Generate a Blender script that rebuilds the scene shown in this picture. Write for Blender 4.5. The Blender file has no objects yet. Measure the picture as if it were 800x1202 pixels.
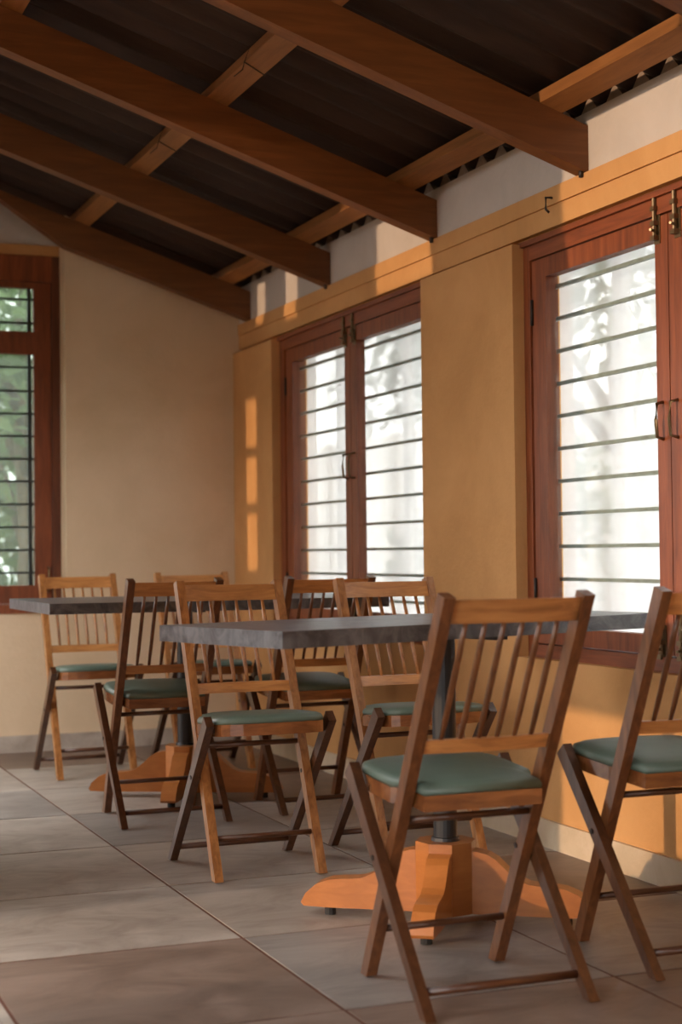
import bpy, bmesh, math, random
from mathutils import Vector, Matrix

random.seed(7)
S = bpy.context.scene
COL = S.collection

# ------------------------------------------------------------------ camera
cam_d = bpy.data.cameras.new('camera')
cam = bpy.data.objects.new('camera', cam_d); COL.objects.link(cam)
S.camera = cam
FPX = 1870.0
cam_d.sensor_fit = 'VERTICAL'
cam_d.sensor_height = 36.0
cam_d.lens = FPX / 1202.0 * 36.0
cam_d.clip_start = 0.05; cam_d.clip_end = 300
YAW, PITCH, ROLL = 0.3788, 0.0253, 0.0106
fwd = Vector((math.sin(YAW)*math.cos(PITCH), math.cos(YAW)*math.cos(PITCH), math.sin(PITCH)))
r0 = Vector((math.cos(YAW), -math.sin(YAW), 0)); d0 = -r0.cross(fwd)
rt = r0*math.cos(ROLL) + d0*math.sin(ROLL); dn = d0*math.cos(ROLL) - r0*math.sin(ROLL)
mw = Matrix((( rt.x, -dn.x, -fwd.x, 0.0), (rt.y, -dn.y, -fwd.y, 0.0), (rt.z, -dn.z, -fwd.z, 0.89), (0, 0, 0, 1)))
cam.matrix_world = mw
cam_d.dof.use_dof = True
cam_d.dof.focus_distance = 4.35
cam_d.dof.aperture_fstop = 3.2

# ------------------------------------------------------------------ sky, sun, exposure
W = bpy.data.worlds.new('world'); S.world = W; W.use_nodes = True
bg = W.node_tree.nodes['Background']
bg.inputs['Color'].default_value = (1.0, 0.97, 0.965, 1)
bg.inputs['Strength'].default_value = 1.0
sun_d = bpy.data.lights.new('sun', 'SUN'); sun_d.energy = 0.32; sun_d.angle = math.radians(1.0)
sun_d.color = (1.0, 0.66, 0.4)
sun = bpy.data.objects.new('sun', sun_d); COL.objects.link(sun)
sun.location = (-20, -2, 5)
sun.rotation_euler = Vector((1, 0.11, -0.165)).to_track_quat('-Z', 'Y').to_euler()
vs = S.view_settings
S.display_settings.display_device = 'sRGB'
vs.view_transform = 'Standard'; vs.look = 'None'; vs.gamma = 1.0; vs.use_curve_mapping = False
vs.exposure = 2.78
S.cycles.max_bounces = 10; S.cycles.diffuse_bounces = 6; S.cycles.transparent_max_bounces = 24
S.cycles.sample_clamp_indirect = 6.0
S.cycles.caustics_reflective = False; S.cycles.caustics_refractive = False

# ------------------------------------------------------------------ materials
MATS = {}
def nmat(name):
    m = bpy.data.materials.new(name); m.use_nodes = True; MATS[name] = m
    nt = m.node_tree; b = nt.nodes['Principled BSDF']
    return m, nt, b
def N(nt, t, **kw):
    n = nt.nodes.new(t)
    for k, v in kw.items():
        if k in n.inputs: n.inputs[k].default_value = v
        else: setattr(n, k, v)
    return n
def L(nt, a, b): nt.links.new(a, b)
def ramp(nt, fac, stops):
    r = nt.nodes.new('ShaderNodeValToRGB')
    e = r.color_ramp.elements
    while len(e) < len(stops): e.new(0.5)
    for i, (p, c) in enumerate(stops):
        e[i].position = p; e[i].color = (*c, 1)
    L(nt, fac, r.inputs['Fac']); return r
def coords(nt, scale, kind='Object'):
    tc = nt.nodes.new('ShaderNodeTexCoord'); mp = nt.nodes.new('ShaderNodeMapping')
    mp.inputs['Scale'].default_value = scale
    L(nt, tc.outputs[kind], mp.inputs['Vector']); return mp.outputs['Vector']
def bump(nt, b, h, strength=0.2, dist=0.01):
    bp = N(nt, 'ShaderNodeBump', Strength=strength, Distance=dist)
    L(nt, h, bp.inputs['Height']); L(nt, bp.outputs['Normal'], b.inputs['Normal'])
def jitter(nt, colour, b, amount=0.25):
    oi = nt.nodes.new('ShaderNodeObjectInfo')
    mr = N(nt, 'ShaderNodeMapRange'); mr.inputs['To Min'].default_value = 1-amount; mr.inputs['To Max'].default_value = 1+amount
    L(nt, oi.outputs['Random'], mr.inputs['Value'])
    hs = nt.nodes.new('ShaderNodeHueSaturation')
    L(nt, mr.outputs['Result'], hs.inputs['Value']); L(nt, colour, hs.inputs['Color'])
    L(nt, hs.outputs['Color'], b.inputs['Base Color'])

def wood(name, dark, mid, light, scale, rough=0.35, jit=0.12, coat=0.0, spec=0.5):
    m, nt, b = nmat(name)
    v = coords(nt, scale)
    n1 = N(nt, 'ShaderNodeTexNoise', Scale=1.0, Detail=6.0, Roughness=0.6, Distortion=0.6)
    L(nt, v, n1.inputs['Vector'])
    r = ramp(nt, n1.outputs['Fac'], [(0.28, dark), (0.5, mid), (0.72, light)])
    jitter(nt, r.outputs['Color'], b, jit)
    b.inputs['Roughness'].default_value = rough
    b.inputs['Coat Weight'].default_value = coat; b.inputs['Coat Roughness'].default_value = 0.15
    b.inputs['Specular IOR Level'].default_value = spec
    bump(nt, b, n1.outputs['Fac'], 0.12, 0.002)
    return m
CH = ((0.2, 0.076, 0.022), (0.36, 0.15, 0.044), (0.49, 0.22, 0.07))
wood('chair_wood_up', *CH, (60, 60, 7), 0.36, 0.15, 0.25)
wood('chair_wood_across', (0.3, 0.12, 0.036), (0.5, 0.215, 0.066), (0.63, 0.3, 0.1), (7, 60, 60), 0.36, 0.15, 0.25)
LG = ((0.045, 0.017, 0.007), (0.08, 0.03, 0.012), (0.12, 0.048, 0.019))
wood('dark_shaded_post', (0.09, 0.031, 0.01), (0.155, 0.056, 0.018), (0.235, 0.09, 0.029), (60, 60, 7), 0.34, 0.1, 0.3)
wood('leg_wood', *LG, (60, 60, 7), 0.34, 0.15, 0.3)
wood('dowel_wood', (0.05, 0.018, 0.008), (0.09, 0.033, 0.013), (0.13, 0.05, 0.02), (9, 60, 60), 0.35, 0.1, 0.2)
wood('apron_wood', (0.13, 0.042, 0.014), (0.22, 0.076, 0.023), (0.31, 0.118, 0.037), (7, 40, 40), 0.25, 0.12, 0.5)
FR = ((0.13, 0.034, 0.012), (0.22, 0.058, 0.019), (0.3, 0.085, 0.028))
wood('frame_wood_up', *FR, (40, 40, 4), 0.45, 0.06)
wood('frame_wood_across', *FR, (40, 4, 40), 0.45, 0.06)
DF = ((0.07, 0.022, 0.01), (0.12, 0.036, 0.015), (0.17, 0.055, 0.022))
wood('shaded_frame_wood', *DF, (40, 40, 4), 0.5, 0.06)  # darker copy of the frame wood, shade on the rear jambs put into colour
wood('rear_frame_wood', *FR, (40, 40, 4), 0.5, 0.06)
BM = ((0.14, 0.049, 0.014), (0.18, 0.065, 0.018), (0.23, 0.086, 0.025))
wood('rafter_wood', *BM, (4, 40, 40), 0.5, 0.12)
wood('purlin_wood', (0.2, 0.08, 0.023), (0.28, 0.115, 0.034), (0.35, 0.15, 0.046), (40, 4, 40), 0.5, 0.12)
wood('base_wood', (0.34, 0.118, 0.027), (0.4, 0.142, 0.033), (0.46, 0.17, 0.042), (12, 12, 40), 0.38, 0.08, 0.2)

def plaster(name, c1, c2, c3, sc=2.2, b_s=0.25):
    m, nt, b = nmat(name)
    v = coords(nt, (1, 1, 1))
    n1 = N(nt, 'ShaderNodeTexNoise', Scale=sc, Detail=7.0, Roughness=0.62, Distortion=0.4); L(nt, v, n1.inputs['Vector'])
    n2 = N(nt, 'ShaderNodeTexNoise', Scale=55.0, Detail=4.0, Roughness=0.6); L(nt, v, n2.inputs['Vector'])
    r = ramp(nt, n1.outputs['Fac'], [(0.3, c1), (0.5, c2), (0.7, c3)])
    L(nt, r.outputs['Color'], b.inputs['Base Color'])
    b.inputs['Roughness'].default_value = 0.85
    b.inputs['Specular IOR Level'].default_value = 0.25
    bump(nt, b, n2.outputs['Fac'], b_s, 0.006)
    return m
plaster('ochre_plaster', (0.52, 0.275, 0.105), (0.6, 0.325, 0.127), (0.67, 0.375, 0.155))
plaster('lit_wall_plaster', (0.62, 0.47, 0.3), (0.68, 0.525, 0.35), (0.73, 0.575, 0.395))  # rear wall plaster, its brighter light worked into a paler colour
plaster('white_plaster', (0.5, 0.455, 0.41), (0.56, 0.51, 0.465), (0.62, 0.565, 0.52))
plaster('stone_skirting', (0.3, 0.25, 0.2), (0.4, 0.34, 0.28), (0.48, 0.42, 0.36), 8)
plaster('sunlit_skirting', (0.5, 0.4, 0.27), (0.57, 0.46, 0.32), (0.63, 0.52, 0.38), 8)  # copy of the skirting stone with sunlight put into the colour
plaster('outside_render', (0.56, 0.54, 0.54), (0.63, 0.61, 0.61), (0.7, 0.68, 0.68), 3)
plaster('earth', (0.07, 0.065, 0.035), (0.1, 0.095, 0.05), (0.14, 0.12, 0.07), 1.2)
plaster('grout', (0.1, 0.045, 0.028), (0.135, 0.06, 0.038), (0.165, 0.078, 0.05), 6)

def stone(name, a, c, d, sc=3.0):
    m, nt, b = nmat(name)
    v = coords(nt, (1, 1.6, 1))
    n1 = N(nt, 'ShaderNodeTexNoise', Scale=sc, Detail=9.0, Roughness=0.66, Distortion=1.4); L(nt, v, n1.inputs['Vector'])
    n2 = N(nt, 'ShaderNodeTexNoise', Scale=40.0, Detail=5.0, Roughness=0.6); L(nt, v, n2.inputs['Vector'])
    r = ramp(nt, n1.outputs['Fac'], [(0.37, a), (0.5, c), (0.63, d)])
    jitter(nt, r.outputs['Color'], b, 0.08)
    rr = N(nt, 'ShaderNodeMapRange'); rr.inputs['To Min'].default_value = 0.32; rr.inputs['To Max'].default_value = 0.6
    L(nt, n1.outputs['Fac'], rr.inputs['Value']); L(nt, rr.outputs['Result'], b.inputs['Roughness'])
    bump(nt, b, n2.outputs['Fac'], 0.12, 0.003)
    return m
stone('tile_pale', (0.25, 0.21, 0.175), (0.35, 0.31, 0.265), (0.43, 0.39, 0.34))
stone('tile_brown', (0.13, 0.09, 0.068), (0.19, 0.135, 0.105), (0.25, 0.185, 0.148))
stone('tile_slate', (0.18, 0.163, 0.146), (0.25, 0.228, 0.206), (0.32, 0.293, 0.266))
stone('granite', (0.04, 0.042, 0.047), (0.09, 0.093, 0.1), (0.15, 0.152, 0.158), 12.0)
gb_ = MATS['granite'].node_tree.nodes['Principled BSDF']
for l_ in list(gb_.inputs['Roughness'].links): MATS['granite'].node_tree.links.remove(l_)
gb_.inputs['Roughness'].default_value = 0.34; gb_.inputs['Specular IOR Level'].default_value = 0.6

m, nt, b = nmat('green_vinyl')
v = coords(nt, (1, 1, 1))
n1 = N(nt, 'ShaderNodeTexNoise', Scale=5.0, Detail=3.0); L(nt, v, n1.inputs['Vector'])
n2 = N(nt, 'ShaderNodeTexNoise', Scale=400.0, Detail=2.0); L(nt, v, n2.inputs['Vector'])
r = ramp(nt, n1.outputs['Fac'], [(0.3, (0.095, 0.14, 0.108)), (0.7, (0.13, 0.18, 0.142))])
L(nt, r.outputs['Color'], b.inputs['Base Color']); b.inputs['Roughness'].default_value = 0.42
bump(nt, b, n2.outputs['Fac'], 0.08, 0.001)

def plain(name, col, rough=0.5, metal=0.0, noise=0.15):
    m, nt, b = nmat(name)
    v = coords(nt, (1, 1, 1))
    n1 = N(nt, 'ShaderNodeTexNoise', Scale=30.0, Detail=3.0); L(nt, v, n1.inputs['Vector'])
    r = ramp(nt, n1.outputs['Fac'], [(0.3, tuple(c*(1-noise) for c in col)), (0.7, tuple(min(1, c*(1+noise)) for c in col))])
    L(nt, r.outputs['Color'], b.inputs['Base Color'])
    b.inputs['Roughness'].default_value = rough; b.inputs['Metallic'].default_value = metal
    return m
plain('black_metal', (0.012, 0.013, 0.015), 0.35)
plain('black_rubber', (0.015, 0.015, 0.015), 0.7)
plain('grille_paint', (0.3, 0.34, 0.33), 0.55)
plain('dark_grille', (0.015, 0.017, 0.016), 0.5)
plain('white_paint', (0.75, 0.68, 0.64), 0.6)
plain('brass', (0.2, 0.14, 0.075), 0.4, 0.7)
plain('dark_iron', (0.05, 0.04, 0.035), 0.5, 0.6)
plain('wire', (0.06, 0.035, 0.025), 0.6, 0.4)
plain('bark', (0.12, 0.085, 0.06), 0.9, 0, 0.4)
plain('gutter_cement', (0.3, 0.23, 0.18), 0.9, 0, 0.2)

m, nt, b = nmat('roof_sheet')
v = coords(nt, (1.2, 9, 1.2))
n1 = N(nt, 'ShaderNodeTexNoise', Scale=1.5, Detail=6.0, Roughness=0.7); L(nt, v, n1.inputs['Vector'])
r = ramp(nt, n1.outputs['Fac'], [(0.3, (0.026, 0.016, 0.013)), (0.7, (0.065, 0.041, 0.032))])
L(nt, r.outputs['Color'], b.inputs['Base Color']); b.inputs['Roughness'].default_value = 0.75
b.inputs['Specular IOR Level'].default_value = 0.25

# window glass: clear pane with a little reflection
m, nt, b = nmat('window_glass'); nt.nodes.remove(b)
out = nt.nodes['Material Output']
tr = N(nt, 'ShaderNodeBsdfTransparent'); tr.inputs['Color'].default_value = (0.95, 0.98, 0.96, 1)
gl = N(nt, 'ShaderNodeBsdfGlossy', Roughness=0.03)
lw = N(nt, 'ShaderNodeLayerWeight', Blend=0.5)
pw = N(nt, 'ShaderNodeMath', operation='POWER'); pw.inputs[1].default_value = 4.0; L(nt, lw.outputs['Facing'], pw.inputs[0])
fr = N(nt, 'ShaderNodeMath', operation='MULTIPLY_ADD'); fr.inputs[1].default_value = 0.45; fr.inputs[2].default_value = 0.03; L(nt, pw.outputs['Value'], fr.inputs[0])
mx = N(nt, 'ShaderNodeMixShader'); L(nt, fr.outputs['Value'], mx.inputs['Fac'])
L(nt, tr.outputs['BSDF'], mx.inputs[1]); L(nt, gl.outputs['BSDF'], mx.inputs[2]); L(nt, mx.outputs['Shader'], out.inputs['Surface'])
# old rippled glass of the rear window
m, nt, b = nmat('rippled_glass'); nt.nodes.remove(b)
out = nt.nodes['Material Output']
tr = N(nt, 'ShaderNodeBsdfTransparent'); tr.inputs['Color'].default_value = (0.62, 0.68, 0.64, 1)
gl = N(nt, 'ShaderNodeBsdfGlossy', Roughness=0.12)
tl = N(nt, 'ShaderNodeBsdfTranslucent'); tl.inputs['Color'].default_value = (0.7, 0.78, 0.74, 1)
v = coords(nt, (14, 14, 5)); n1 = N(nt, 'ShaderNodeTexNoise', Scale=1.0, Detail=4.0, Distortion=1.5); L(nt, v, n1.inputs['Vector'])
bp = N(nt, 'ShaderNodeBump', Strength=0.5, Distance=0.01); L(nt, n1.outputs['Fac'], bp.inputs['Height']); L(nt, bp.outputs['Normal'], gl.inputs['Normal'])
m0 = N(nt, 'ShaderNodeMixShader', Fac=0.08); L(nt, tr.outputs['BSDF'], m0.inputs[1]); L(nt, tl.outputs['BSDF'], m0.inputs[2])
mx = N(nt, 'ShaderNodeMixShader', Fac=0.06)
L(nt, m0.outputs['Shader'], mx.inputs[1]); L(nt, gl.outputs['BSDF'], mx.inputs[2]); L(nt, mx.outputs['Shader'], out.inputs['Surface'])
# fine white insect netting
m, nt, b = nmat('insect_net'); nt.nodes.remove(b)
out = nt.nodes['Material Output']
tr = N(nt, 'ShaderNodeBsdfTransparent')
df = N(nt, 'ShaderNodeBsdfDiffuse'); df.inputs['Color'].default_value = (0.7, 0.7, 0.73, 1)
tl = N(nt, 'ShaderNodeBsdfTranslucent'); tl.inputs['Color'].default_value = (0.76, 0.75, 0.78, 1)
m0 = N(nt, 'ShaderNodeMixShader', Fac=0.85); L(nt, df.outputs['BSDF'], m0.inputs[1]); L(nt, tl.outputs['BSDF'], m0.inputs[2])
v = coords(nt, (5, 5, 3)); n1 = N(nt, 'ShaderNodeTexNoise', Scale=1.0, Detail=4.0, Distortion=0.6); L(nt, v, n1.inputs['Vector'])
mr = N(nt, 'ShaderNodeMapRange'); mr.inputs['From Min'].default_value = 0.3; mr.inputs['From Max'].default_value = 0.7
mr.inputs['To Min'].default_value = 0.55; mr.inputs['To Max'].default_value = 0.7
L(nt, n1.outputs['Fac'], mr.inputs['Value'])
mx = N(nt, 'ShaderNodeMixShader'); L(nt, mr.outputs['Result'], mx.inputs['Fac'])
L(nt, tr.outputs['BSDF'], mx.inputs[1]); L(nt, m0.outputs['Shader'], mx.inputs[2]); L(nt, mx.outputs['Shader'], out.inputs['Surface'])
# leaves
def leaf(name, c1, c2):
    m, nt, b = nmat(name); nt.nodes.remove(b); out = nt.nodes['Material Output']
    ge = nt.nodes.new('ShaderNodeNewGeometry')
    r = ramp(nt, ge.outputs['Random Per Island'], [(0.0, c1), (1.0, c2)])
    df = N(nt, 'ShaderNodeBsdfDiffuse'); tl = N(nt, 'ShaderNodeBsdfTranslucent')
    L(nt, r.outputs['Color'], df.inputs['Color']); L(nt, r.outputs['Color'], tl.inputs['Color'])
    mx = N(nt, 'ShaderNodeMixShader', Fac=0.4); L(nt, df.outputs['BSDF'], mx.inputs[1]); L(nt, tl.outputs['BSDF'], mx.inputs[2])
    L(nt, mx.outputs['Shader'], out.inputs['Surface'])
leaf('leaf_green', (0.07, 0.13, 0.05), (0.2, 0.27, 0.13))
leaf('leaf_grey', (0.1, 0.15, 0.1), (0.24, 0.3, 0.22))

# ------------------------------------------------------------------ mesh helpers
def link(name, me, mat, parent=None, smooth=False):
    o = bpy.data.objects.new(name, me); COL.objects.link(o)
    if mat and not me.materials: me.materials.append(MATS[mat])
    if parent: o.parent = parent
    if smooth:
        for p in me.polygons: p.use_smooth = True
    return o
def finish(bm, name, bevel=0.0, seg=1):
    if bevel: bmesh.ops.bevel(bm, geom=[e for e in bm.edges if e.calc_face_angle(0) > 0.5], offset=bevel, segments=seg, affect='EDGES', profile=0.6)
    bmesh.ops.recalc_face_normals(bm, faces=bm.faces)
    me = bpy.data.meshes.new(name); bm.to_mesh(me); bm.free(); return me
def add_box(bm, x0, x1, y0, y1, z0, z1):
    vs_ = [bm.verts.new(p) for p in ((x0,y0,z0),(x1,y0,z0),(x1,y1,z0),(x0,y1,z0),(x0,y0,z1),(x1,y0,z1),(x1,y1,z1),(x0,y1,z1))]
    for f in ((0,3,2,1),(4,5,6,7),(0,1,5,4),(1,2,6,5),(2,3,7,6),(3,0,4,7)): bm.faces.new([vs_[i] for i in f])
def box(name, x0, x1, y0, y1, z0, z1, mat, parent=None, bevel=0.0):
    bm = bmesh.new(); add_box(bm, x0, x1, y0, y1, z0, z1)
    return link(name, finish(bm, name, bevel), mat, parent)
def boxes(name, lst, mat, parent=None, bevel=0.0):
    bm = bmesh.new()
    for b_ in lst: add_box(bm, *b_)
    return link(name, finish(bm, name, bevel), mat, parent)
def add_bar(bm, a, b_, w, d, side=Vector((1,0,0))):
    """rectangular bar from a to b; w along 'side', d across"""
    a = Vector(a); b_ = Vector(b_); t = (b_-a).normalized(); s = (side - t*side.dot(t)).normalized(); u = t.cross(s)
    ring = []
    for p in (a, b_):
        ring.append([bm.verts.new(p + s*sx*w/2 + u*sy*d/2) for sx, sy in ((-1,-1),(1,-1),(1,1),(-1,1))])
    for i in range(4): bm.faces.new([ring[0][i], ring[0][(i+1)%4], ring[1][(i+1)%4], ring[1][i]])
    bm.faces.new(ring[0][::-1]); bm.faces.new(ring[1])
def add_tube(bm, pts, r, n=8, caps=True):
    pts = [Vector(p) for p in pts]; rings = []
    rs = r if isinstance(r, (list, tuple)) else [r]*len(pts)
    for i, p in enumerate(pts):
        t = (pts[min(i+1, len(pts)-1)] - pts[max(i-1, 0)]).normalized()
        ref = Vector((0,0,1)) if abs(t.z) < 0.9 else Vector((1,0,0))
        s = t.cross(ref).normalized(); u = t.cross(s)
        rings.append([bm.verts.new(p + (s*math.cos(k*2*math.pi/n) + u*math.sin(k*2*math.pi/n))*rs[i]) for k in range(n)])
    for a, b_ in zip(rings, rings[1:]):
        for k in range(n): bm.faces.new([a[k], a[(k+1)%n], b_[(k+1)%n], b_[k]])
    if caps: bm.faces.new(rings[0][::-1]); bm.faces.new(rings[-1])
def tube(name, pts, r, mat, parent=None, n=8):
    bm = bmesh.new(); add_tube(bm, pts, r, n)
    return link(name, finish(bm, name), mat, parent, smooth=True)
def add_prism(bm, poly, axis, lo, hi):
    """poly of 2D points extruded along axis: 'x' (y,z), 'y' (x,z), 'z' (x,y)"""
    def P(p, h): return {'x': (h, p[0], p[1]), 'y': (p[0], h, p[1]), 'z': (p[0], p[1], h)}[axis]
    A = [bm.verts.new(P(p, lo)) for p in poly]; B = [bm.verts.new(P(p, hi)) for p in poly]
    n = len(poly)
    for i in range(n): bm.faces.new([A[i], A[(i+1)%n], B[(i+1)%n], B[i]])
    bm.faces.new(A[::-1]); bm.faces.new(B)
def prism(name, poly, axis, lo, hi, mat, parent=None, bevel=0.0, seg=1):
    bm = bmesh.new(); add_prism(bm, poly, axis, lo, hi)
    return link(name, finish(bm, name, bevel, seg), mat, parent)
def empty(name, loc=(0,0,0), rz=0.0, parent=None):
    o = bpy.data.objects.new(name, None); COL.objects.link(o); o.location = loc; o.rotation_euler = (0,0,rz)
    o.empty_display_size = 0.1
    if parent: o.parent = parent
    return o
def struct(o, label=None):
    o['kind'] = 'structure'
    if label: o['label'] = label
    return o
def tag(o, label, cat, group=None):
    o['label'] = label; o['category'] = cat
    if group: o['group'] = group
    return o

# ------------------------------------------------------------------ dimensions of the room
XW = 2.345      # inner face of piers and of the wall below the windows (right side)
XB = 2.375      # face of lintel band and frieze
XF = 2.385      # face of the window frames
XO = 2.56       # outer face of the right wall
YB = 7.27       # inner face of the rear wall
YG = 7.40       # face of the recessed rear window
XL = -0.8       # left wall
XR, YJ = 0.36, 2.90   # unseen wall step at XR beyond YJ, added to shape rear-wall light
YN = -2.4       # near wall behind the camera
SL = 0.338      # roof slope
def raf_bot(x): return 1.985 + SL*(XB - x)
def raf_top(x): return raf_bot(x) + 0.135
RY = [4.00 + 1.03*k for k in range(-6, 4)]     # front faces of the rafters
SILL = 0.56; HEAD = 1.855

# ------------------------------------------------------------------ floor of stone slabs
fl = struct(empty('floor'), 'floor of large grey and brown stone slabs with thin red-brown joints')
box('mortar_bed', XL-0.2, XO, YN-0.2, YG+0.2, -0.06, -0.0018, 'grout', fl)
PX, PY = 0.605, 0.635
tmesh = {}
special = {}
def tile_mat(i, j):
    key = (i, j)
    if key in special: return special[key]
    return random.choice(['tile_pale', 'tile_pale', 'tile_pale', 'tile_brown', 'tile_slate'])
# slab index (column from joint x=1.152, row from joint y=2.90)
special.update({(-1,0):'tile_brown', (-1,1):'tile_pale', (-1,2):'tile_pale', (-1,3):'tile_pale', (-1,4):'tile_slate', (-1,5):'tile_pale', (-1,6):'tile_pale',
                (0,0):'tile_slate', (0,1):'tile_pale', (0,2):'tile_pale', (0,3):'tile_slate', (0,4):'tile_pale', (0,5):'tile_pale',
                (0,-1):'tile_brown', (1,-1):'tile_brown', (1,0):'tile_slate', (1,1):'tile_brown', (1,2):'tile_pale', (-2,0):'tile_pale'})  # near and right-hand slabs picked dark, floor shade put into their tones
for i in range(-6, 2):
    for j in range(-9, 7):
        x0 = 1.152 + i*PX; y0 = 2.903 + j*PY
        x1 = min(x0+PX, XW+0.03); y1 = min(y0+PY, YB+0.05)
        if x1 <= XL or y1 <= YN or y1-y0 < 0.05 or x1-x0 < 0.05: continue
        g = 0.0045
        mn = tile_mat(i, j)
        key = (round(x1-x0, 3), round(y1-y0, 3), mn)
        if key not in tmesh:
            bm = bmesh.new(); add_box(bm, g, key[0]-g, g, key[1]-g, -0.02, 0.0)
            tmesh[key] = finish(bm, 'floor_tile', 0.0015)
        o = link('floor_tile', tmesh[key], mn, fl); o.location = (x0, y0, random.uniform(-0.0006, 0.0006))

# ------------------------------------------------------------------ right wall
wr = struct(empty('wall_right'), 'ochre plastered window wall with projecting piers under a white frieze')
box('dado', XW, XO, -2.6, 7.6, -0.05, SILL, 'ochre_plaster', wr)
box('pier', XW, XO, 6.716, 7.6, SILL, 1.846, 'ochre_plaster', wr, 0.014)
box('pier', XW, XO, 4.42, 5.11, SILL, 1.850, 'ochre_plaster', wr, 0.014)
box('pier', XW, XO, -2.6, 2.78, SILL, 1.850, 'ochre_plaster', wr, 0.014)
box('lintel_band', XB+0.022, XO, -2.6, 7.6, HEAD-0.02, 1.9, 'ochre_plaster', wr)
box('lintel_band', XB, XB+0.03, -2.6, 7.6, HEAD+0.012, 1.987, 'ochre_plaster', wr)
box('lintel_strip', XB-0.008, XB+0.02, -2.6, 7.26, 1.932, 1.985, 'ochre_plaster', wr, 0.003)
box('frieze', XB+0.002, XO, -2.6, 7.6, 1.987, 2.162, 'white_plaster', wr)
# cement fillets in the hollows of the corrugated sheet
PITCH_S = 0.139; AMP = 0.024
def sheet_z(x, y):
    t = ((y-0.05)/PITCH_S) % 1.0
    tri = 1 - abs(2*t - 1); cs = 0.5 - 0.5*math.cos(2*math.pi*t)
    return raf_top(x) + 0.048 + AMP*1.7*(0.65*tri + 0.35*cs)
ky = 0
y = -2.5 - (-2.5 % PITCH_S) + 0.05
while y < 7.2:
    yc = y + PITCH_S/2
    if yc > 2.4 and yc < 7.15:
        zb = 2.155; zt = sheet_z(XB, yc) - 0.004
        prism('cement_fillet', [(yc-0.056, zb), (yc+0.056, zb), (yc+0.006, zt), (yc-0.006, zt)], 'x', XB+0.012, XB+0.06, 'gutter_cement', wr)
    y += PITCH_S
bbr = struct(box('baseboard_right', XW-0.012, XW, -2.4, YB, 0.0, 0.082, 'sunlit_skirting', None, 0.002), 'stone skirting along the window wall, sunlight put into its pale colour')

# ------------------------------------------------------------------ rear wall
wb = struct(empty('wall_back'), 'cream and ochre rear wall beside the dark framed window')
XJ = 1.535
box('dado', XR-0.12, XJ, YB, 7.62, -0.05, 0.628, 'lit_wall_plaster', wb)
prism('wall_panel', [(XJ, -0.05), (XO, -0.05), (XO, 2.05), (XJ, 2.46)], 'y', YB, 7.62, 'lit_wall_plaster', wb)
box('lintel', XR-0.12, XJ+0.005, YG-0.005, 7.62, 2.287, 2.338, 'ochre_plaster', wb)
prism('gable', [(XR-0.12, 2.335), (XJ, 2.335), (XJ, 2.46), (XR-0.12, 2.46+SL*(XJ-XR+0.12))], 'y', YG, 7.6, 'white_plaster', wb)
box('pier', XR-0.12, XR+0.02, YB, 7.62, 0.628, 2.287, 'ochre_plaster', wb)
struct(box('baseboard_back', XR, XW-0.013, YB-0.012, YB, 0.0, 0.075, 'stone_skirting', None, 0.002), 'grey stone skirting along the rear wall')

# ------------------------------------------------------------------ left wall with tall openings, near wall
def wall_from_holes(name, u0, u1, z0, z1, holes, axis, lo, hi, mat):
    us = sorted({u0, u1, *[h[0] for h in holes], *[h[1] for h in holes]})
    zs = sorted({z0, z1, *[h[2] for h in holes], *[h[3] for h in holes]})
    bm = bmesh.new()
    for a, b_ in zip(us, us[1:]):
        run = None
        for c, d in zip(zs, zs[1:]):
            um, zm = (a+b_)/2, (c+d)/2
            if any(h[0] < um < h[1] and h[2] < zm < h[3] for h in holes): continue
            if axis == 'x': add_box(bm, lo, hi, a, b_, c, d)
            else: add_box(bm, a, b_, lo, hi, c, d)
    return link(name, finish(bm, name), mat)
ZT = raf_top(XL) + 0.02
left_holes = [(0.3, 1.9, 0.0, 1.95)]
step_holes = [(3.09, 3.93, 0.0, 0.77), (3.09, 3.93, 1.0, 2.6), (4.84, 5.35, 2.2, 2.52), (5.35, 6.66, 0.0, 1.72), (6.70, 6.86, 1.14, 1.42), (6.70, 6.86, 1.45, 1.68), (6.70, 6.86, 1.71, 1.95), (6.22, 6.38, 2.25, 2.5), (6.65, 6.77, 2.28, 2.5)]  # openings shaped for the light; strip between door holes casts the table-top shadow band
wl = struct(wall_from_holes('wall_left', YN-0.2, YJ, -0.05, ZT, left_holes, 'x', XL-0.12, XL, 'ochre_plaster'), 'plain plastered wall with tall openings to the garden')
ws = struct(wall_from_holes('wall_added_step', YJ, 7.62, -0.05, raf_top(XR)+0.02, step_holes, 'x', XR-0.12, XR, 'ochre_plaster'), 'unseen plastered wall step added to shape light on the rear wall')
struct(box('wall_added_return', XL, XR, YJ-0.12, YJ, -0.05, raf_top(XR)+0.02, 'ochre_plaster'), 'short plastered return closing the added wall step')
wn = struct(wall_from_holes('wall_front', XL-0.2, XO, -0.05, 2.05, [(-0.6, 0.5, 0.0, 1.9)], 'y', YN-0.15, YN, 'ochre_plaster'), 'plain plastered wall behind the viewer')
struct(boxes('wall_light_blocker', [(-3.2, -3.0, 3.6, 6.3, -0.2, 2.34), (-3.2, -3.0, 6.3, 9.5, -0.2, 1.68)], 'outside_render'), 'added unseen wall blocking sun and low sky beyond the left openings')  # added blocker that keeps sun and low sky out of the left openings
gb = prism('gable', [(XL-0.2, 2.05), (XO, 2.05), (XO, 2.06), (XL-0.2, ZT)], 'y', YN-0.15, YN, 'ochre_plaster', wn)

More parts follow.
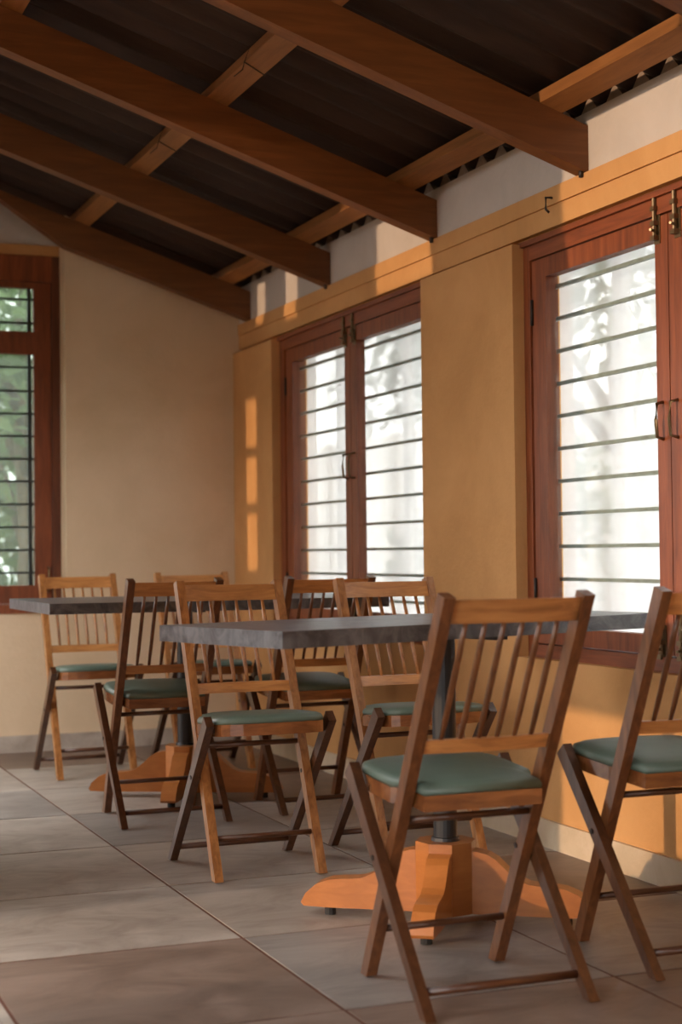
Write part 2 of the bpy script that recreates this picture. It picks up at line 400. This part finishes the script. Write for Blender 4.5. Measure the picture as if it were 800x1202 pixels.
# ------------------------------------------------------------------ ceiling: rafters, purlins, corrugated sheets
ce = struct(empty('ceiling'), 'dark corrugated roof sheets on sloping orange-brown rafters and purlins')
for k, ry in enumerate(RY[:-1]):
    xe = XL-0.3 if ry < YJ else XR-0.3
    poly = [(XB+0.001, raf_bot(XB)), (XB+0.001, raf_top(XB)), (xe, raf_top(xe)), (xe, raf_bot(xe))]
    r_ = prism('rafter', poly, 'y', ry, ry+0.062, 'rafter_wood', ce, 0.003)
    tube('bolt_end', [(XB-0.012, ry+0.02, raf_bot(XB)-0.012), (XB-0.012, ry+0.02, raf_bot(XB)+0.01)], 0.008, 'dark_iron', r_, 6)
ry = RY[-1]
poly = [(XB+0.001, raf_bot(XB)), (XB+0.001, raf_top(XB)), (XR-0.3, raf_top(XR-0.3)), (XR-0.3, raf_top(XR-0.3)-0.02), (1.02, raf_top(1.02)-0.02), (1.215, raf_bot(1.215)+0.095), (1.50, raf_bot(1.50))]
prism('rafter', poly, 'y', ry, ry+0.062, 'rafter_wood', ce)
PURL = [2.22, 1.54, 0.86, 0.18, -0.5]
for i, px in enumerate(PURL):
    nrm = Vector((SL, 0, 1)).normalized(); tg = Vector((1, 0, -SL)).normalized()
    base = Vector((px, 0, raf_top(px)))
    a = base; b_ = base + tg*0.075; c = b_ + nrm*0.045; d = a + nrm*0.045
    p_ = prism('purlin', [(q.x, q.z+0.001) for q in (a, b_, c, d)], 'y', -2.6, 7.25 if px > XR else YJ, 'purlin_wood', ce, 0.003)
    ties = {1: (4.62, 5.62), 2: (5.5,)}.get(i, ())
    for ty in ties:
        o_ = 0.004
        q = [a - tg*o_ - nrm*o_, b_ + tg*o_ - nrm*o_, c + tg*o_ + nrm*0.004, d - tg*o_ + nrm*0.004]
        pts = [Vector((v_.x, ty + dy, v_.z)) for v_, dy in zip(q + q[:1], (0, 0.03, 0.02, -0.01, 0.0))]
        tube('wire_tie', pts, 0.0022, 'wire', p_, 5)
        tube('wire_tie', [pts[0], pts[0] + Vector((-0.012, -0.02, -0.03)), pts[0] + Vector((-0.03, 0.01, -0.045))], 0.002, 'wire', p_, 5)
# corrugated sheets, each lapping the next
def sheet(y0, y1, xa, xb, dz):
    bm = bmesh.new(); ny = int((y1-y0)/PITCH_S*10); rows = []
    for x in (xa, (xa+xb)/2, xb):
        rows.append([bm.verts.new((x, y0+(y1-y0)*k/ny, sheet_z(x, y0+(y1-y0)*k/ny) + dz)) for k in range(ny+1)])
    for a, b_ in zip(rows, rows[1:]):
        for k in range(ny): bm.faces.new([a[k], a[k+1], b_[k+1], b_[k]])
    o = link('roof_sheet', finish(bm, 'roof_sheet'), 'roof_sheet', ce, True)
    md = o.modifiers.new('thick', 'SOLIDIFY'); md.thickness = 0.006; md.offset = 1
    return o
ys = -2.66; k = 0
while ys < 7.5:
    ye = min(ys + 7.5*PITCH_S, 7.7)
    sheet(ys, ye, XO+0.35, 0.70, 0.004 + 0.007*(k % 2))
    sheet(ys, ye, 0.82, -0.95 if ys < YJ-0.4 else 0.12, 0.018 + 0.007*(k % 2))
    if ys < YJ-0.4: sheet(ys, ye, -0.83, XL-0.6, 0.032 + 0.007*(k % 2))
    ys += 7*PITCH_S; k += 1

# ------------------------------------------------------------------ windows of the right wall
def fix_handle(parent, y, z, x, s):
    tube('handle', [(x, y, z-0.05), (x-0.022, y-0.004*s, z-0.045), (x-0.026, y-0.004*s, z), (x-0.022, y-0.004*s, z+0.045), (x, y, z+0.05)], 0.0048, 'brass', parent, 7)
def barrel_bolt(parent, y, z, x):
    bm = bmesh.new()
    add_box(bm, x-0.003, x, y-0.014, y+0.014, z-0.065, z+0.035)
    add_tube(bm, [(x-0.011, y, z-0.055), (x-0.011, y, z+0.075)], 0.0062, 8)
    for zz in (z-0.05, z-0.01, z+0.03): add_box(bm, x-0.019, x-0.002, y-0.01, y+0.01, zz-0.006, zz+0.006)
    add_tube(bm, [(x-0.011, y, z-0.03), (x-0.032, y-0.012, z-0.03)], 0.004, 6)
    link('barrel_bolt', finish(bm, 'barrel_bolt'), 'brass', parent)
def right_window(name, yl, yr, label):
    """yl: far outer edge of the frame, yr: near outer edge"""
    w = struct(empty(name), label)
    fw = 0.06
    box('jamb', XF, XF+0.1, yl-fw, yl, SILL, HEAD, 'frame_wood_up', w, 0.003)
    box('jamb', XF, XF+0.1, yr, yr+fw, SILL, HEAD, 'frame_wood_up', w, 0.003)
    box('head', XF, XF+0.1, yr+fw, yl-fw, HEAD-0.062, HEAD, 'frame_wood_across', w, 0.003)
    box('moulding', XF-0.012, XF+0.01, yr, yl, HEAD-0.016, HEAD, 'frame_wood_across', w, 0.003)
    box('sill', XF-0.006, XF+0.1, yr+fw, yl-fw, SILL, SILL+0.04, 'frame_wood_across', w, 0.003)
    mid = (yl+yr)/2
    for s, (a, b_) in enumerate(((mid+0.002, yl-fw-0.003), (yr+fw+0.003, mid-0.002))):
        z0, z1 = SILL+0.044, HEAD-0.066
        outer, inner = 0.085, 0.062
        l0, l1 = (inner, outer) if s == 0 else (outer, inner)     # near stile, far stile
        x0, x1 = XF+0.006, XF+0.042
        bm = bmesh.new()
        add_box(bm, x0, x1, a, a+l0, z0, z1); add_box(bm, x0, x1, b_-l1, b_, z0, z1)
        add_box(bm, x0, x1, a+l0, b_-l1, z1-0.058, z1); add_box(bm, x0, x1, a+l0, b_-l1, z0, z0+0.052)
        sash = link('sash', finish(bm, 'sash', 0.002), 'frame_wood_up', w)
        ga, gb_, gz0, gz1 = a+l0, b_-l1, z0+0.052, z1-0.058
        box('glass_pane', x0+0.016, x0+0.020, ga-0.004, gb_+0.004, gz0-0.004, gz1+0.004, 'window_glass', sash)
        hy = a + l0*0.55 if s == 0 else b_ - l1*0.55
        fix_handle(sash, hy, 1.235, x0, 1 if s == 0 else -1)
        barrel_bolt(sash, hy+ (0.012 if s == 0 else -0.012), HEAD-0.075, x0)
        barrel_bolt(sash, hy+ (0.012 if s == 0 else -0.012), SILL+0.09, x0)
        oy = b_-0.004 if s == 0 else a+0.004
        for hz in (z0+0.16, z1-0.16):
            tube('hinge', [(x0-0.004, oy, hz-0.04), (x0-0.004, oy, hz+0.04)], 0.0055, 'dark_iron', sash, 7)
    bm = bmesh.new()
    add_box(bm, XF+0.110, XF+0.1112, yr+fw-0.01, yl-fw+0.01, SILL+0.03, HEAD-0.05)
    link('insect_screen', finish(bm, 'insect_screen'), 'insect_net', w)
    for k in range(11):
        z = 0.70 + 0.1005*k
        if z > HEAD-0.06: continue
        box('grille_bar', XF+0.055, XF+0.066, yr+fw-0.02, yl-fw+0.02, z-0.0055, z+0.0055, 'grille_paint', w)
    for yy in (yl-fw-0.26, mid-0.20):
        box('grille_post', XF+0.155, XF+0.185, yy-0.028, yy+0.028, SILL+0.03, HEAD, 'white_paint', w, 0.004)
    box('outer_sill', XF+0.1, XO+0.06, yr-0.05, yl+0.05, SILL-0.03, SILL+0.005, 'outside_render', w)
    return w
right_window('window_1', 6.716, 5.06, 'far double casement window with red-brown wooden frame and horizontal grille, beside the room corner')
right_window('window_2', 4.44, 2.80, 'near double casement window with red-brown wooden frame, brass bolts and white netting')
# small iron hook on the lintel band
hook = tag(tube('wall_hook', [(XB-0.008, 4.20, 1.951), (XB-0.03, 4.20, 1.951), (XB-0.03, 4.20, 1.915), (XB-0.022, 4.195, 1.905)], 0.004, 'dark_iron', None, 6),
           'small dark iron hook screwed into the ochre band above the pier', 'hook')

# ------------------------------------------------------------------ rear window
w3 = struct(empty('window_3'), 'dark framed rear window with black grille bars and rippled glass')
x_r = 1.552; x_l = 0.47
box('jamb', x_r-0.055, x_r, YG-0.01, YG+0.1, 0.628, 2.287, 'shaded_frame_wood', w3, 0.003)
box('jamb', x_l, x_l+0.055, YG-0.01, YG+0.1, 0.628, 2.287, 'shaded_frame_wood', w3, 0.003)
box('head', x_l+0.055, x_r-0.055, YG-0.01, YG+0.1, 2.165, 2.287, 'rear_frame_wood', w3, 0.003)
box('sill', x_l+0.055, x_r-0.055, YG-0.14, YG+0.1, 0.628, 0.668, 'rear_frame_wood', w3, 0.003)
midx = (x_l+x_r)/2
for s, (a, b_) in enumerate(((midx+0.002, x_r-0.057), (x_l+0.057, midx-0.002))):
    bm = bmesh.new(); y0, y1 = YG+0.0, YG+0.04
    add_box(bm, a, a+0.08, y0, y1, 0.67, 2.163); add_box(bm, b_-0.08, b_, y0, y1, 0.67, 2.163)
    add_box(bm, a+0.08, b_-0.08, y0, y1, 0.67, 0.752); add_box(bm, a+0.08, b_-0.08, y0, y1, 2.135, 2.163)
    add_box(bm, a+0.08, b_-0.08, y0, y1, 1.826, 1.932)
    sash = link('sash', finish(bm, 'sash', 0.002), 'rear_frame_wood', w3)
    box('glass_pane', a+0.076, b_-0.076, y0+0.02, y0+0.024, 0.748, 1.83, 'rippled_glass', sash)
    box('glass_pane', a+0.076, b_-0.076, y0+0.02, y0+0.024, 1.928, 2.139, 'rippled_glass', sash)
    xx = b_-0.02 if s == 0 else a+0.02
    tube('handle', [(xx, y0, 0.72), (xx, y0-0.02, 0.725), (xx, y0-0.022, 0.83), (xx, y0, 0.835)], 0.005, 'brass', sash, 6)
for z in (0.705, 0.811, 0.916, 1.022, 1.128, 1.235, 1.339, 1.445, 1.549, 1.655, 1.765, 1.972, 2.083):
    box('grille_bar', x_l+0.06, x_r-0.06, YG+0.006, YG+0.016, z-0.005, z+0.005, 'dark_grille', w3)
for xx in (1.395, 1.1, 0.85, 0.6):
    box('grille_post', xx-0.008, xx+0.008, YG+0.003, YG+0.018, 0.72, 2.14, 'dark_grille', w3)

# ------------------------------------------------------------------ folding chairs
def make_chair(lean=0.442):
    P = []
    def post_pt(z): return 0.355 - lean*z        # y of the long post at height z
    hx = 0.150
    sd = Vector((1, 0, 0))
    dirv = Vector((0, -0.442, 1)).normalized()
    for s in (-1, 1):
        bm = bmesh.new()
        # long post: front foot up to the top of the back, waist at the pivot, rounded head
        add_bar(bm, (s*hx, post_pt(0.0), 0.004), (s*hx, post_pt(0.812), 0.812), 0.024, 0.036)
        for v_ in bm.verts:                         # flat foot on the floor
            if v_.co.z < 0.05: v_.co.z = 0.004
            elif v_.co.z > 0.7: v_.co.z = 0.812 - (0.010 if v_.co.y < post_pt(0.812) else 0.0)
        me = finish(bm, 'back_post', 0.005, 2); P.append(('back_post', me, 'post', True))
        bm = bmesh.new()
        # short leg: rear foot up to the front of the seat
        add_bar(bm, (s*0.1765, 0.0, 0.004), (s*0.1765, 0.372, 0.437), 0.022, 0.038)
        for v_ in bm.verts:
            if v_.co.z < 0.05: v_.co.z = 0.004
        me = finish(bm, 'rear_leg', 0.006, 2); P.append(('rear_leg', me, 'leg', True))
        # pivot bolt
        bm = bmesh.new(); add_tube(bm, [(s*0.136, 0.235, 0.271), (s*0.190, 0.235, 0.271)], 0.006, 8)
        P.append(('pivot_bolt', finish(bm, 'pivot_bolt'), 'dark_iron', False))
    # rails of the back: bowed towards the rear
    def rail(zc, h, t, bow, half):
        bm = bmesh.new(); n = 10; R = []
        for i in range(n+1):
            u = -1 + 2*i/n; x = u*half; off = -bow*(1-u*u)
            ring = []
            for dz, dy in ((-h/2, -t/2), (-h/2, t/2), (h/2, t/2), (h/2, -t/2)):
                z = zc + dz
                ring.append(bm.verts.new((x, post_pt(z) + off + dy, z)))
            R.append(ring)
        for a, b_ in zip(R, R[1:]):
            for k in range(4): bm.faces.new([a[k], a[(k+1)%4], b_[(k+1)%4], b_[k]])
        bm.faces.new(R[0][::-1]); bm.faces.new(R[-1])
        return finish(bm, 'rail', 0.003)
    P.append(('top_rail', rail(0.775, 0.046, 0.020, 0.012, 0.139), 'across', False))
    P.append(('lower_rail', rail(0.506, 0.028, 0.020, 0.012, 0.139), 'across', False))
    for i in range(6):
        x = -0.139 + 0.278*(i+1)/7.0
        off = -0.012*(1-(x/0.139)**2)
        bm = bmesh.new()
        zs = [0.516, 0.57, 0.64, 0.70, 0.756]; rs = [0.0048, 0.0062, 0.0066, 0.0062, 0.0048]
        add_tube(bm, [(x, post_pt(z)+off, z) for z in zs], rs, 8)
        P.append(('spindle', finish(bm, 'spindle'), 'spindle', True))
    # seat frame and cushion, sloping down to the rear
    def tilt(y): return 0.07*(y-0.38)
    def outline(grow):
        g = grow
        pts = [(-0.131-g*0.3, 0.105-g), (0.131+g*0.3, 0.105-g), (0.133+g*0.2, 0.165), (0.136+g*0.2, 0.188), (0.160+g, 0.206), (0.161+g, 0.30), (0.157+g, 0.36)]
        fr = []
        for k in range(1, 10):
            a = k/10*math.pi
            fr.append((math.cos(a)*(0.155+g), 0.367 + (0.05+g)*math.sin(a)**0.75))
        pts += fr
        pts += [(-0.157-g, 0.36), (-0.161-g, 0.30), (-0.160-g, 0.206), (-0.136-g*0.2, 0.188), (-0.133-g*0.2, 0.165)]
        return pts
    bm = bmesh.new(); add_prism(bm, outline(0.0), 'z', 0.396, 0.428)
    for v_ in bm.verts: v_.co.z += tilt(v_.co.y)
    P.append(('seat_frame', finish(bm, 'seat_frame', 0.003), 'apron', False))
    # cushion: stacked rings that dome
    bm = bmesh.new(); rings = []
    o0 = outline(0.0)
    cx, cy = 0.0, 0.255
    for sc_, z in ((0.985, 0.4275), (1.0, 0.433), (0.995, 0.4395), (0.97, 0.4455), (0.90, 0.4505), (0.72, 0.4555), (0.45, 0.458), (0.15, 0.459)):
        rings.append([bm.verts.new((cx+(p[0]-cx)*sc_, cy+(p[1]-cy)*sc_, z + tilt(cy+(p[1]-cy)*sc_))) for p in o0])
    n = len(o0)
    for a, b_ in zip(rings, rings[1:]):
        for k in range(n): bm.faces.new([a[k], a[(k+1)%n], b_[(k+1)%n], b_[k]])
    bm.faces.new(rings[0][::-1]); bm.faces.new(rings[-1])
    P.append(('seat_cushion', finish(bm, 'seat_cushion'), 'vinyl', True))
    # dowels
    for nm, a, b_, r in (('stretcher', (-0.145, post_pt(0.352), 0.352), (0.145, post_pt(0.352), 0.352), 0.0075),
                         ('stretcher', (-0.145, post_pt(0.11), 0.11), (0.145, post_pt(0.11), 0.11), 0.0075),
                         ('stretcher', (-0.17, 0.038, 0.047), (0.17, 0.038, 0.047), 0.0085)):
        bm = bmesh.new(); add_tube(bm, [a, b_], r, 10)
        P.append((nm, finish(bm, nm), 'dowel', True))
    return P
CHAIR_PARTS = make_chair()
CHAIR_WIDE = make_chair(0.495)      # opened a little further
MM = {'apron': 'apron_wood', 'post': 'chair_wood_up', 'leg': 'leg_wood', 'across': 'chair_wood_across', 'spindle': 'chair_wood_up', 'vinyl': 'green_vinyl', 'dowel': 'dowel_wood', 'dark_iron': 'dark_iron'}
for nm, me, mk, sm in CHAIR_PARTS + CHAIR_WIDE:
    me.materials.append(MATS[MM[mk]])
    if sm and mk in ('vinyl', 'spindle', 'dowel'):
        for p in me.polygons: p.use_smooth = True
def place_chair(cx, yback, facing, label, parts=CHAIR_PARTS, rz=0.0, dark=False):
    """yback: y of the rear feet; facing +1 towards the rear wall, -1 towards the viewer"""
    t = empty('folding_chair', (cx, yback, 0), (0.0 if facing > 0 else math.pi) + rz)
    tag(t, label, 'chair', 'wooden folding chairs at the two stone tables')
    for nm, me, mk, sm in parts:
        o = bpy.data.objects.new(nm, me); COL.objects.link(o); o.parent = t
        if dark and mk in ('post', 'spindle'):       # chairs turned away: darker stain plus back-side shade put into the colour
            o.material_slots[0].link = 'OBJECT'; o.material_slots[0].material = MATS['dark_shaded_post']
    return t
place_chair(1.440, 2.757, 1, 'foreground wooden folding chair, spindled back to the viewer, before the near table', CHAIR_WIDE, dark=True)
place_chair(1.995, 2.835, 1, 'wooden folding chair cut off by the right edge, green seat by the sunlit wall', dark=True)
place_chair(1.432, 4.505, -1, 'honey wooden folding chair facing the viewer behind the left corner of the near table')
place_chair(1.938, 4.520, -1, 'wooden folding chair facing the viewer behind the near table, in front of the plaster pier')
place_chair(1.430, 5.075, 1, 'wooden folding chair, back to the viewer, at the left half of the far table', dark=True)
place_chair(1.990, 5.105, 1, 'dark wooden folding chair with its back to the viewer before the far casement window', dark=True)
place_chair(1.446, 6.640, -1, 'leftmost wooden folding chair, facing the viewer behind the far table under the rear window')
place_chair(1.940, 6.630, -1, 'wooden folding chair facing the viewer behind the far table, nearest the room corner')

# ------------------------------------------------------------------ tables
def make_table(cx, cy, rz, w, d, base_rz, bx, by, label):
    t = empty('pedestal_table', (cx, cy, 0), rz); tag(t, label, 'table', 'stone topped pedestal tables')
    ZT_ = 0.73
    bm = bmesh.new(); add_box(bm, -w/2, w/2, -d/2, d/2, ZT_-0.036, ZT_)
    link('table_top', finish(bm, 'table_top', 0.0025), 'granite', t)
    # pedestal is turned against the top
    M_ = Matrix.Rotation(base_rz - rz, 4, 'Z'); off = Matrix.Rotation(-rz, 4, 'Z') @ Vector((bx-cx, by-cy, 0))
    bm = bmesh.new(); c8 = [(0.074*math.cos(math.pi/8+k*math.pi/4), 0.074*math.sin(math.pi/8+k*math.pi/4)) for k in range(8)]
    add_prism(bm, c8, 'z', 0.022, 0.192)
    blk = link('hub_block', finish(bm, 'hub_block', 0.004), 'base_wood', t); blk.location = off; blk.rotation_euler = (0, 0, base_rz-rz)
    prof_top = [(0.05, 0.172), (0.08, 0.170), (0.105, 0.164), (0.125, 0.152), (0.15, 0.128), (0.175, 0.108), (0.20, 0.097), (0.225, 0.094), (0.25, 0.093), (0.285, 0.089), (0.315, 0.077), (0.34, 0.055), (0.352, 0.032)]
    prof_bot = [(0.345, 0.024), (0.29, 0.022), (0.05, 0.022)]
    for k in range(4):
        s_ = 1.02 if k % 2 == 0 else 0.84
        poly = [(0.05+(x-0.05)*s_, z) for x, z in prof_top + prof_bot]
        bm = bmesh.new(); add_prism(bm, poly, 'y', -0.027, 0.027)
        ft = link('foot', finish(bm, 'foot', 0.003), 'base_wood', t); ft.location = off; ft.rotation_euler = (0, 0, base_rz-rz+k*math.pi/2)
        gx = 0.05+0.235*s_
        bm = bmesh.new(); add_tube(bm, [(gx, 0, 0.001), (gx, 0, 0.024)], 0.014, 10); link('glide', finish(bm, 'glide'), 'black_rubber', ft)
    bm = bmesh.new(); add_tube(bm, [(0, 0, 0.18), (0, 0, 0.69)], 0.029, 20)
    cl = link('column', finish(bm, 'column'), 'black_metal', t); cl.location = off
    bm = bmesh.new(); add_tube(bm, [(0, 0, 0.192), (0, 0, 0.2), (0,0,0.201)], [0.036, 0.034, 0.03], 20); c2 = link('collar', finish(bm, 'collar'), 'black_metal', t); c2.location = off
    bm = bmesh.new()
    for a in (0.0, math.pi/2):
        v_ = Vector((math.cos(a), math.sin(a), 0))*0.2; add_bar(bm, Vector((0,0,0.687))-v_, Vector((0,0,0.687))+v_, 0.04, 0.010, Vector((-math.sin(a), math.cos(a), 0)))
    sp = link('top_bracket', finish(bm, 'top_bracket'), 'black_metal', t); sp.location = off
    return t
u = Vector((math.cos(0.305), math.sin(0.305))); vv = Vector((-u.y, u.x))
c0 = Vector((1.087, 3.06)); cc = c0 + u*0.595 + vv*0.23
make_table(cc.x, cc.y, 0.305, 1.19, 0.46, math.radians(-36), 1.66, 3.51, 'near dark grey stone-topped table on an orange wooden cross foot with black column')
make_table(1.66, 5.62, 0.0, 1.22, 0.75, math.radians(-28), 1.63, 5.66, 'far dark grey stone-topped table below the rear window and the far casement')

# ------------------------------------------------------------------ garden outside
struct(box('ground', -60, 60, -60, 60, -0.4, -0.15, 'earth'), 'bare earth outside the room')
def foliage(centers, n, size, mat, parent, rnd):
    vs_, fs = [], []
    for (c, r) in centers:
        for _ in range(n):
            while True:
                p = Vector((rnd.uniform(-1,1), rnd.uniform(-1,1), rnd.uniform(-1,1)))
                if 0.25 < p.length < 1: break
            q = Vector(c) + Vector((p.x*r[0], p.y*r[1], p.z*r[2]))
            a = Vector((rnd.gauss(0,1), rnd.gauss(0,1), rnd.gauss(0,0.6)-0.5)).normalized(); b2 = a.cross(Vector((rnd.gauss(0,1), rnd.gauss(0,1), rnd.gauss(0,1)))).normalized()
            s_ = size*rnd.uniform(0.6, 1.4); i = len(vs_)
            n_ = a.cross(b2)
            vs_ += [q, q + a*s_*0.5 + b2*s_*0.24 + n_*s_*0.06, q + a*s_, q + a*s_*0.5 - b2*s_*0.24 + n_*s_*0.06]; fs += [(i, i+1, i+2), (i, i+2, i+3)]
    me = bpy.data.meshes.new('foliage'); me.from_pydata([tuple(p) for p in vs_], [], fs)
    o = link('foliage', me, mat, parent); o['kind'] = 'stuff'; return o
def tree(x, y, h, crown, n, mat, label, seed, size=0.14):
    rnd = random.Random(seed)
    t = empty('garden_tree', (x, y, -0.15)); tag(t, label, 'tree', 'garden trees outside the windows')
    bm = bmesh.new()
    add_tube(bm, [(0, 0, -0.05), (0.04, 0.02, h*0.35), (-0.03, 0.05, h*0.7), (0.02, 0, h)], [0.11, 0.09, 0.06, 0.02], 8)
    for k in range(5):
        a = rnd.uniform(0, 6.28); z = h*rnd.uniform(0.25, 0.6)
        add_tube(bm, [(0, 0.03, z), (math.cos(a)*0.5, math.sin(a)*0.5, z+0.5), (math.cos(a)*0.9, math.sin(a)*0.9, z+0.8)], [0.045, 0.03, 0.01], 6)
    link('trunk', finish(bm, 'trunk'), 'bark', t, True)
    foliage(crown, n, size, mat, t, rnd)
    return t
def blobs(rnd, k, r, z0, z1, s):
    return [((rnd.uniform(-r, r), rnd.uniform(-r, r), rnd.uniform(z0, z1)), (s*rnd.uniform(0.7,1.2), s*rnd.uniform(0.7,1.2), s*rnd.uniform(0.6,1.0))) for _ in range(k)]
R = random.Random(3)
tree(5.2, 5.3, 3.2, blobs(R, 9, 0.8, 1.2, 3.4, 0.6), 260, 'leaf_grey', 'leafy tree seen through the right half of the near casement window', 11)
tree(5.4, 8.7, 3.4, blobs(R, 9, 0.9, 1.1, 3.5, 0.65), 260, 'leaf_green', 'leafy tree seen through the upper panes of the far casement window', 12)
tree(6.0, 12.2, 3.0, blobs(R, 8, 0.9, 0.9, 3.2, 0.6), 260, 'leaf_grey', 'leafy tree seen through the left pane of the far casement window', 13)
tree(1.9, 10.2, 3.2, blobs(R, 14, 1.0, 0.4, 3.6, 0.7), 300, 'leaf_green', 'dense leafy tree close outside the dark framed rear window', 14)
tree(-0.6, 13.8, 3.4, blobs(R, 14, 1.1, 0.3, 4.2, 0.8), 320, 'leaf_grey', 'tall leafy tree further behind the dark framed rear window', 15)
tree(3.2, 15.0, 3.6, blobs(R, 14, 1.1, 0.3, 4.4, 0.8), 320, 'leaf_green', 'tall leafy tree behind the rear wall, partly hidden by the nearer tree', 16)
gw = box('garden_wall', 7.6, 7.85, -4.0, 24.0, -0.2, 2.3, 'outside_render'); tag(gw, 'long pale rendered garden wall outside the casement windows', 'wall')
